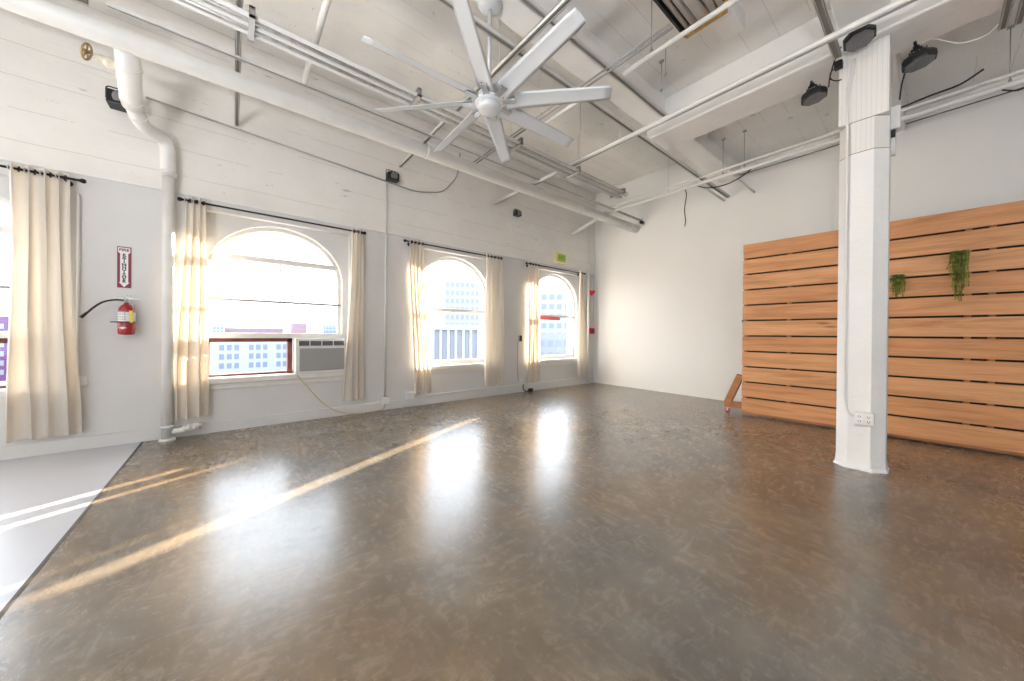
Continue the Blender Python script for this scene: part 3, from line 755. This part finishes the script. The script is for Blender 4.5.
# ------------------------------------------------------------------ black wall spotlights
def wall_spot(x, y, z, label, rz=0, sc=1):
    e = empty('spotlight', (x, y, z), rz, label=label, cat='spotlight', group='small black spotlights on the window wall')
    MB().box((-.06*sc, -.09*sc, -.06*sc), (.07*sc, .09*sc, .055*sc), bev=.012).build('housing', M['black'], e)
    MB().lathe([(0, .0), (.05*sc, 0), (.055*sc, .015), (.045*sc, .016), (0, .01)], 20, Matrix.Translation((.07*sc, 0, 0)) @ Matrix.Rotation(PI/2+.4, 4, 'Y')).build('lens', M['lens'], e)
    y_ = MB(); y_.tube(smooth_path([(0, -.1*sc, 0), (0, -.1*sc, .1*sc), (0, .1*sc, .1*sc), (0, .1*sc, 0)], 4, .03), .006, 8)
    y_.tube([(0, 0, .1*sc), (-x+.02, 0, .12*sc)], .009, 8); y_.build('yoke', M['black'], e)
wall_spot(.17, -5.40, 3.73, 'black spotlight where the dark wall conduit meets a channel end')
wall_spot(.14, -2.78, 3.76, 'black spotlight high on the wall between the two far windows', sc=.85)
wall_spot(.20, -8.26, 3.66, 'black spotlight under the valve, partly behind the drain pipe', sc=1.25)
cm = empty('security_camera', (1.52, -.32, 3.76), label='tiny black camera under the channels near the back corner', cat='camera')
MB().tube([(0, -.04, 0), (0, .06, 0)], .035, 16).build('body', M['black'], cm); MB().tube([(0, .02, .03), (0, .02, .10)], .01, 8).build('mount', M['white_metal'], cm)

# ------------------------------------------------------------------ ceiling fan
fx, fy, fz = 3.093, -5.587, 3.30
fan = empty('ceiling_fan', (fx, fy, fz), label='large grey eight-bladed industrial ceiling fan on a long rod', cat='ceiling fan'); fan.scale = (.896, .896, .896)
MB().lathe([(0, 1.026), (.12, 1.026), (.118, .985), (.09, .955), (.035, .94), (0, .94)], 28).build('canopy', M['fan_hub'], fan)
MB().tube([(0, 0, .14), (0, 0, .95)], .020, 16).build('downrod', M['fan_hub'], fan)
MB().lathe([(0, .22), (.045, .22), (.07, .19), (.075, .12), (.11, .10), (.13, .07), (.13, .045), (0, .045)], 32).build('motor_housing', M['fan_hub'], fan)
MB().lathe([(0, .05), (.137, .05), (.145, .035), (.145, .015), (.133, .002), (0, .0)], 40).build('hub_plate', M['fan'], fan)
MB().lathe([(.112, .0), (.12, -.02), (.112, -.05), (.08, -.072), (0, -.08)], 36).build('hub_cap', M['sign_white'] if 0 else M['fan_hub'], fan)
for k in range(8):
    a = math.radians(-50.5+45*k)+.06
    R = Matrix.Rotation(a, 4, 'Z')
    br = MB(); br.box((.10, -.03, .012), (.27, .03, .026), R, bev=.004); br.tube([R @ Vector((.14, -.022, .01)), R @ Vector((.14, -.022, .045))], .012, 8); br.tube([R @ Vector((.14, .022, .01)), R @ Vector((.14, .022, .045))], .012, 8)
    br.tube([R @ Vector((.25, -.022, .01)), R @ Vector((.25, -.022, .045))], .010, 8); br.tube([R @ Vector((.25, .022, .01)), R @ Vector((.25, .022, .045))], .010, 8)
    b = MB(); P = R @ Matrix.Rotation(math.radians(-20), 4, 'X')
    n = 12; up, dn = [], []
    tops = []
    for i in range(n+1):
        x = .17+(1.19-.17)*i/n; w = .090 - .020*i/n
        if i == n: w *= .9
        sec = []
        for (yy, zz) in ((-1, 0), (-.5, .010), (.1, .016), (.7, .010), (1, 0), (.6, .002), (0, .006), (-.6, .002)):
            sec.append(b.bm.verts.new(P @ Vector((x, yy*w, zz+.030))))
        tops.append(sec)
    for i in range(n):
        for q_ in range(8): b._face([tops[i][q_], tops[i][(q_+1) % 8], tops[i+1][(q_+1) % 8], tops[i+1][q_]], True)
    b._face(tops[0]); b._face(tops[-1])
    bl = b.build('blade', M['fan'], fan)
    br.build('blade_bracket', M['galv'], bl)

# ------------------------------------------------------------------ stage lights
def stage_light(loc, rot, label, mount):
    e = empty('stage_light', loc, label=label, cat='stage light', group='black stage lights around the top of the column'); e.rotation_euler = rot; e.scale = (.78, .78, .78); mount /= .78
    oc = [( .145*math.cos(PI/8+k*PI/4), .125*math.sin(PI/8+k*PI/4)) for k in range(8)]
    s = MB(); n = 8
    lv = [(.62, .075), (.85, .06), (1, .02), (1, -.03), (.94, -.045)]
    rg = [[s.bm.verts.new((x*f, y*f, z)) for x, y in oc] for f, z in lv]
    for a, b in zip(rg, rg[1:]):
        for k in range(8): s._face([a[k], a[(k+1) % 8], b[(k+1) % 8], b[k]])
    s._face(rg[0]); s._face(rg[-1])
    s.build('housing', M['black'], e)
    s = MB()
    for k in range(-3, 4): s.box((k*.022-.004, -.07, .07), (k*.022+.004, .07, .10))
    s.build('heat_sink', M['black'], e)
    MB().prism([(x*.86, y*.86) for x, y in oc], -.052, -.044).build('lens_panel', M['lens'], e)
    s = MB()
    for i in range(-4, 5):
        for j in range(-3, 4):
            if (i/4.6)**2+(j/3.8)**2 < 1: s.lathe([(.010, -.052), (.008, -.057), (0, -.058)], 8, Matrix.Translation((i*.026, j*.028, 0)))
    s.build('led_lenses', M['lens'], e)
    s = MB(); s.box((-.045, -.018, .05), (-.037, .018, .16)); s.box((.037, -.018, .05), (.045, .018, .16)); s.box((-.045, -.018, .152), (.045, .018, .16))
    s.build('yoke', M['black_metal'], e)
    for sgn in (-1, 1): MB().tube([(sgn*.03, 0, .11), (sgn*.065, 0, .11)], .012, 12).build('knob', M['black_metal'], e)
    s = MB(); s.box((-.025, -.02, .158), (.025, .02, .19)); s.tube([(0, 0, .17), (0, 0, mount)], .014, 10); s.build('clamp', M['black_metal'], e)
stage_light((4.80, -2.56, 3.82), (-.12, -.12, .25), 'black octagonal stage light under the beam left of the column', .19)
stage_light((5.52, -2.50, 3.79), (-.12, -.12, .1), 'black octagonal stage light under the beam right of the column', .20)
stage_light((5.18, -2.99, 3.95), (-.35, -.10, .12), 'black stage light mounted on the front of the beam above the column', .21)
pipe(catmull([(5.40, -2.37, 3.55), (5.42, -2.42, 3.70), (5.47, -2.46, 3.86), (5.52, -2.48, 3.92)], 6), .006, 'black lead of the stage light right of the column', mat='cable_black', name='power_lead', cat='cable')
pipe(catmull([(4.95, -2.80, 3.72), (4.97, -2.84, 3.82), (5.03, -2.95, 3.93), (5.06, -2.98, 3.95)], 6), .006, 'black lead of the stage light above the column', mat='cable_black', name='power_lead', cat='cable')
pipe(catmull([(5.54, -2.40, 3.99), (5.60, -2.34, 4.02), (5.66, -2.3, 3.99), (5.76, -2.3, 3.90), (5.88, -2.3, 3.88), (5.95, -2.3, 3.93), (6.02, -2.3, 4.03), (6.08, -2.28, 4.15)], 8), .0045, 'loose white cable looping right from the stage light by the column', name='white_cable', cat='cable')
# small connector on the channel end by the column
cn = empty('cable_connector', (5.03, -2.87, 3.87), label='small black plug at the end of the channel left of the column', cat='connector')
MB().box((-.03, -.03, -.05), (.03, .03, .02), bev=.008).build('plug', M['black'], cn)
MB().tube(catmull([(-.02, 0, -.03), (-.06, .05, -.02), (-.07, .09, -.06), (-.03, .10, -.10), (.01, .10, -.11)], 6), .006, 8).build('lead', M['cable_black'], cn)
# boxes on the far right of the column
e = empty('switch_box', (5.365, -2.50, 3.34), label='cream electrical box on the right side of the column near its top', cat='electrical box')
MB().box((-.02, -.04, -.12), (.05, .05, .09), bev=.006).build('box', M['white_metal'], e)
MB().tube([(.0, 0, -.12), (.0, 0, -.36)], .022, 12).build('conduit_stub', M['white_metal'], e)
MB().box((-.015, -.045, -.20), (.02, -.03, -.13)).build('plug', M['black'], e)
# bank of tubes at top centre
tb = empty('tube_light', (4.375, -4.23, 3.95), label='bank of white tubes with an amber end plate at the top edge', cat='tube light')
MB().box((-.165, -2.6, .045), (.165, -.004, .075)).build('housing', M['black'], tb)
MB().box((-.165, -.02, -.055), (.165, 0, .075), bev=.003).build('end_plate', M['amber'], tb)
for x, r_ in ((-.135, .018), (-.075, .028), (.0, .044), (.078, .026), (.133, .020)):
    MB().tube([(x, -2.6, .0), (x, -.05, .0)], r_, 16).build('tube', M['white_metal'], tb)
    MB().tube([(x, -.06, .0), (x, -.015, .0)], r_*.7, 12).build('tube_cap', M['black'], tb)
MB().box((-.185, -2.6, -.03), (-.165, 0, .075)).build('side_plate', M['black'], tb)
# loose cables near the back wall
pipe(catmull([(2.83, -1.16, 3.86), (2.84, -1.12, 3.75), (2.81, -1.12, 3.5), (2.83, -1.12, 3.3), (2.815, -1.12, 3.2)], 6), .008, 'black cable dangling in front of the back wall', mat='cable_black', name='black_cable', cat='cable')
pipe(catmull([(3.02, -1.1, 3.86), (3.15, -1.08, 3.79), (3.32, -1.05, 3.76), (3.52, -1.02, 3.78), (3.72, -1.0, 3.86), (3.86, -1.0, 3.97)], 6), .009, 'black cable sagging between the pipes at the back wall', mat='cable_black', name='black_cable', cat='cable')
pipe(catmull([(5.27, -1.38, 3.90), (5.42, -1.38, 3.915), (5.58, -1.38, 3.935), (5.74, -1.38, 3.94), (5.82, -1.38, 3.96), (5.93, -1.38, 4.02)], 6), .010, 'black cable lying along the back pipes right of the column', mat='cable_black', name='black_cable', cat='cable')
pipe(catmull([(6.05, -1.25, 3.80), (6.15, -1.22, 3.76), (6.25, -1.2, 3.80), (6.4, -1.2, 3.79)], 6), .008, 'black cable at the right edge under the back pipes', mat='cable_black', name='black_cable', cat='cable')

# ------------------------------------------------------------------ slatted partition on casters
PA = Vector((3.712, -1.071, 0)); ang = math.atan2(.110, 2.515)
sp = empty('slatted_partition', PA, ang, label='tall rolling partition of eleven horizontal fir planks against the back wall', cat='partition')
LEN = 3.75; H0, H1 = .055, 2.70; n = 11; pitch = (H1-H0+.021)/n
for k in range(n):
    z0 = H0+k*pitch
    MB().box((0, 0, z0), (LEN, .022, z0+pitch-.023), bev=.002).build('plank', WOOD[k % 6], sp)
for x in (.01, .555, 1.35, 2.14, 2.30, 3.0, 3.65):
    MB().box((x, .0225, .03), (x+.045 if x else .05, .11, 2.66)).build('stud', M['stud'], sp)
MB().box((0, .023, .02), (LEN, .11, .056)).build('bottom_rail', M['stud'], sp)
# dark sheet painted as the shadow behind the plank gaps
MB().box((.02, .111, .06), (LEN-.02, .118, 2.66)).build('gap_shade', simple('gap_shade_dark', (.04, .03, .02), .9), sp)
MB().lathe([(0, 0), (.018, 0), (.018, .02), (0, .024)], 12, Matrix.Translation((0, .06, 1.49)) @ Matrix.Rotation(-PI/2, 4, 'Y')).build('bolt', M['black_metal'], sp)
def foot(px, py, tx, ty, top, parent):
    a = Vector((px, py, .085)); b = Vector((tx, ty, .085)); d = b-a; an = math.atan2(d.y, d.x); m = Matrix.Translation(a) @ Matrix.Rotation(an, 4, 'Z')
    f = MB().box((-.05, -.05, 0), (d.length, .05, .09), m, bev=.004).build('foot', M['leg_wood'], parent)
    t = Vector(top); dd = t-(a+Vector((0.0, 0, .07))); L_ = dd.length
    qq = Vector((0, 0, 1)).rotation_difference(dd.normalized()).to_matrix().to_4x4(); m2 = Matrix.Translation(a+Vector((.0, 0, .07))) @ qq
    MB().box((-.048, -.045, 0), (.048, .045, L_), m2, bev=.004).build('brace', M['leg_wood'], parent)
    for w in (a+Vector((.0, 0, 0)), b-d.normalized()*.08):
        cst = MB().box((-.03, -.03, -.008), (.03, .03, 0), Matrix.Translation(w), bev=.002)
        cst.box((-.012, -.020, -.06), (.012, -.016, -.005), Matrix.Translation(w)); cst.box((-.012, .016, -.06), (.012, .020, -.005), Matrix.Translation(w))
        c = cst.build('caster', M['galv'], parent)
        MB().lathe([(0, -.013), (.030, -.013), (.034, -.006), (.034, .006), (.030, .013), (0, .013)], 20, Matrix.Translation(w+Vector((.0, 0, -.051))) @ Matrix.Rotation(PI/2, 4, 'X')).build('wheel', M['wheel_red'], c)
foot(-.215, .075, .45, .30, (-.035, .07, .62), sp)
foot(LEN+.2, .085, LEN-.45, .30, (LEN+.035, .07, .62), sp)

def plant(lx, ztop, w, maxlen, nstr, label, seed):
    rnd = random.Random(seed)
    R = Matrix.Rotation(ang, 4, 'Z'); base = PA + R @ Vector((lx, -.03, 0))
    e = empty('hanging_plant', (base.x, base.y, ztop), ang, label=label, cat='plant')
    st = MB(); lf = MB()
    for k in range(nstr):
        u = (k+.5)/nstr*2-1; x0 = u*w/2*.9+rnd.uniform(-.006, .006); ln = maxlen*(1-.55*abs(u+rnd.uniform(-.4, .4)))*rnd.uniform(.45, 1.0)
        y0 = rnd.uniform(-.05, .0); x1 = x0+rnd.uniform(-.02, .02); bul = rnd.uniform(.02, .05)
        P = [Vector((x0*.6, .01, -.005)), Vector((x0*.9, y0-bul*.6, .02)), Vector((x0*1.05, y0-bul, -.03))]
        m = max(3, int(ln/.05))
        for j in range(1, m+1): P.append(Vector((x0+(x1-x0)*j/m+rnd.uniform(-.006, .006), y0-bul*.8+rnd.uniform(-.006, .006), -.03-ln*j/m)))
        P = catmull(P, 3); st.tube(P, .0022, 5)
        for i in range(1, len(P)-1):
            for q in range(3):
                a = rnd.uniform(0, 2*PI); sz = rnd.uniform(.010, .019)
                d = Vector((math.cos(a), math.sin(a), rnd.uniform(-.9, -.1))).normalized(); c = P[i]+(P[i+1]-P[i])*rnd.random()
                side = d.cross(Vector((0, 0, 1))).normalized()*sz*.38
                nrm = d.cross(side).normalized()*sz*.15
                v = [c, c+d*sz*.5+side+nrm, c+d*sz, c+d*sz*.5-side+nrm, c+d*sz*.5-nrm]
                vv = [lf.bm.verts.new(p) for p in v]
                for f in ((0, 1, 3), (1, 2, 3), (0, 4, 1), (1, 4, 2), (2, 4, 3), (3, 4, 0)): lf._face([vv[i_] for i_ in f])
    st.build('stems', M['leaf'], e); lf.build('leaves', M['leaf'], e)
    MB().box((-w*.35, -.02, -.02), (w*.35, .028, .008), bev=.004).build('holder', M['cable_black'], e)
plant(1.635, 2.0, .12, .32, 20, 'small trailing green plant tucked in the slats right beside the column', 4)
plant(2.09, 2.21, .14, .66, 24, 'long trailing green plant hanging on the slats, right of the smaller one', 9)

# ------------------------------------------------------------------ city outside
GZ = -22
o = MB().box((-900, -700, GZ-1), (-T-6, 900, GZ)).build('ground', M['ground']); tag(o, kind='structure')
def building(x, y, w, dep, z1, label, wall, win, rows, cols, ww, wh, zt, group=None, roof=None, xrot=0, face='x', z0=GZ, grp=1, name='building', gap=None):
    """facade faces +X at x; width w along Y centred y"""
    e = empty(name, (x, y, z0), xrot, label=label, cat='building', group=group)
    MB().box((-dep, -w/2, 0), (0, w/2, z1-z0)).build('wall', wall, e)
    if roof: MB().box((-dep-.3, -w/2-.3, z1-z0), (.4, w/2+.3, z1-z0+.9)).build('roof', roof, e)
    if win:
        py = w/cols
        cnt = 0
        for r_ in range(rows):
            s = MB()
            for c_ in range(cols):
                if grp > 1 and c_ % (grp+1) == grp: continue
                yc = -w/2+py*(c_+.5); zc = zt-z0-r_*gap if gap else zt-z0-r_*wh*1.7
                s.box((0, yc-ww/2, zc-wh), (.08, yc+ww/2, zc))
            s.build('window_row', win, e)
    return e
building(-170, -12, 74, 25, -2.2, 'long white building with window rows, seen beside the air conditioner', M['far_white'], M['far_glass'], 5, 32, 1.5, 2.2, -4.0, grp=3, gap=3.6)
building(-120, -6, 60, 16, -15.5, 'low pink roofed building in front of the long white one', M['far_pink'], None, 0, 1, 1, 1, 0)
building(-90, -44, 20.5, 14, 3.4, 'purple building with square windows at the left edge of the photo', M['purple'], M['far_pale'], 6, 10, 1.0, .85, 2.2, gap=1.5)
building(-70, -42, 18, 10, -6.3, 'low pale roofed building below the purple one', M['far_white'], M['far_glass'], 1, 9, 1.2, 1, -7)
# skyline blocks on the horizon
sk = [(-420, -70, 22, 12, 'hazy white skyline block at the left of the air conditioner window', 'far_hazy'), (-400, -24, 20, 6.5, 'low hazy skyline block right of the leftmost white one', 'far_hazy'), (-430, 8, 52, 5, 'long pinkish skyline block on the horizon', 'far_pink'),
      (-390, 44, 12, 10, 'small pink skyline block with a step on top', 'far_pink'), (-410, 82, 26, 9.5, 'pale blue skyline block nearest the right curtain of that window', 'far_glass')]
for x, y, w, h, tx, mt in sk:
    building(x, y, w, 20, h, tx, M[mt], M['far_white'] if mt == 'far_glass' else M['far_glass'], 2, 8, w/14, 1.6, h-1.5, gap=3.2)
# through the middle and far windows
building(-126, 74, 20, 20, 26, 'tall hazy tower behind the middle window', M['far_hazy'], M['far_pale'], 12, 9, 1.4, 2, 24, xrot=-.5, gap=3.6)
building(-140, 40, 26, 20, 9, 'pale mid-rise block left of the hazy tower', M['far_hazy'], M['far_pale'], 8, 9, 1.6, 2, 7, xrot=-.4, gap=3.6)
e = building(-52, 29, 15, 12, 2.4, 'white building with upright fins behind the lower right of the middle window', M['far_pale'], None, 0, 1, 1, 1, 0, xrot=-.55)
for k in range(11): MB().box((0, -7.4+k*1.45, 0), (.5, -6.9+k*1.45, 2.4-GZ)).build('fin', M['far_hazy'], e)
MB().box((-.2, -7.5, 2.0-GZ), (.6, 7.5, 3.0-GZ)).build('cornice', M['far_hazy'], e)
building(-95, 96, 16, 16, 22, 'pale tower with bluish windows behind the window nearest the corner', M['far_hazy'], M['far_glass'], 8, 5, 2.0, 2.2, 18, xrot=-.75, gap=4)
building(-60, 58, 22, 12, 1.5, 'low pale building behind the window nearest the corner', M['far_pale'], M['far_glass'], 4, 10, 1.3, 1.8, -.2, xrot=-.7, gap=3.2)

# ------------------------------------------------------------------ light
w = D.worlds.new('sky'); scn.world = w; w.use_nodes = True
bg = w.node_tree.nodes['Background']; bg.inputs['Color'].default_value = (.86, .925, 1.0, 1); bg.inputs['Strength'].default_value = 1.0
sun = D.lights.new('sun', 'SUN'); sun.energy = 7; sun.color = (1, .80, .56); sun.angle = math.radians(.6)
so = D.objects.new('sun', sun); COL.objects.link(so)
hd_ = Vector((.425, -.905, 0)).normalized(); dr = Vector((hd_.x, hd_.y, -.215)).normalized()
so.rotation_euler = Vector((0, 0, -1)).rotation_difference(dr).to_euler(); so.location = (-6, 8, 8)
def portal(loc, rot, sx, sy):
    l = D.lights.new('portal', 'AREA'); l.shape = 'RECTANGLE'; l.size = sx; l.size_y = sy; l.cycles.is_portal = True
    o = D.objects.new('portal', l); COL.objects.link(o); o.location = loc; o.rotation_euler = rot
for c in WC: portal((-T-.02, c, 1.7), (0, -PI/2, 0), 2.2, 1.65)
portal((-T-.02, -14.3, 1.95), (0, -PI/2, 0), 2.8, 6.9)
portal((XR+.31, -12.3, 2.2), (0, PI/2, 0), 3.4, 1.4)
for lx, ly in ((6.2, -9.8),):          # unseen fill light added behind the camera to brighten the ceiling
    ul = D.lights.new('ceiling_fill', 'AREA'); ul.shape = 'DISK'; ul.size = 1.0; ul.energy = 40; ul.color = (.95, .97, 1)
    uo = D.objects.new('ceiling_fill', ul); COL.objects.link(uo); uo.location = (lx, ly, 1.2); uo.rotation_euler = (PI, 0, 0)
# ------------------------------------------------------------------ camera
cam = D.cameras.new('camera'); co = D.objects.new('camera', cam); COL.objects.link(co); scn.camera = co
cam.sensor_width = 36; cam.lens = 342.03*36/1024; cam.shift_y = -5.1/1024; cam.clip_start = .05; cam.clip_end = 2000
R_ = Vector((.63181203, .77506801, .00911775)); U_ = Vector((-.00864691, -.00471454, .9999515)); F_ = Vector((-.77507341, .63186023, -.00372324))
co.matrix_world = Matrix(((R_.x, U_.x, -F_.x, 5.6154), (R_.y, U_.y, -F_.y, -7.3538), (R_.z, U_.z, -F_.z, 1.25), (0, 0, 0, 1)))
vs = scn.view_settings
vs.view_transform = 'Standard'; vs.look = 'None'; vs.gamma = 1; vs.use_curve_mapping = False; vs.exposure = 3.1
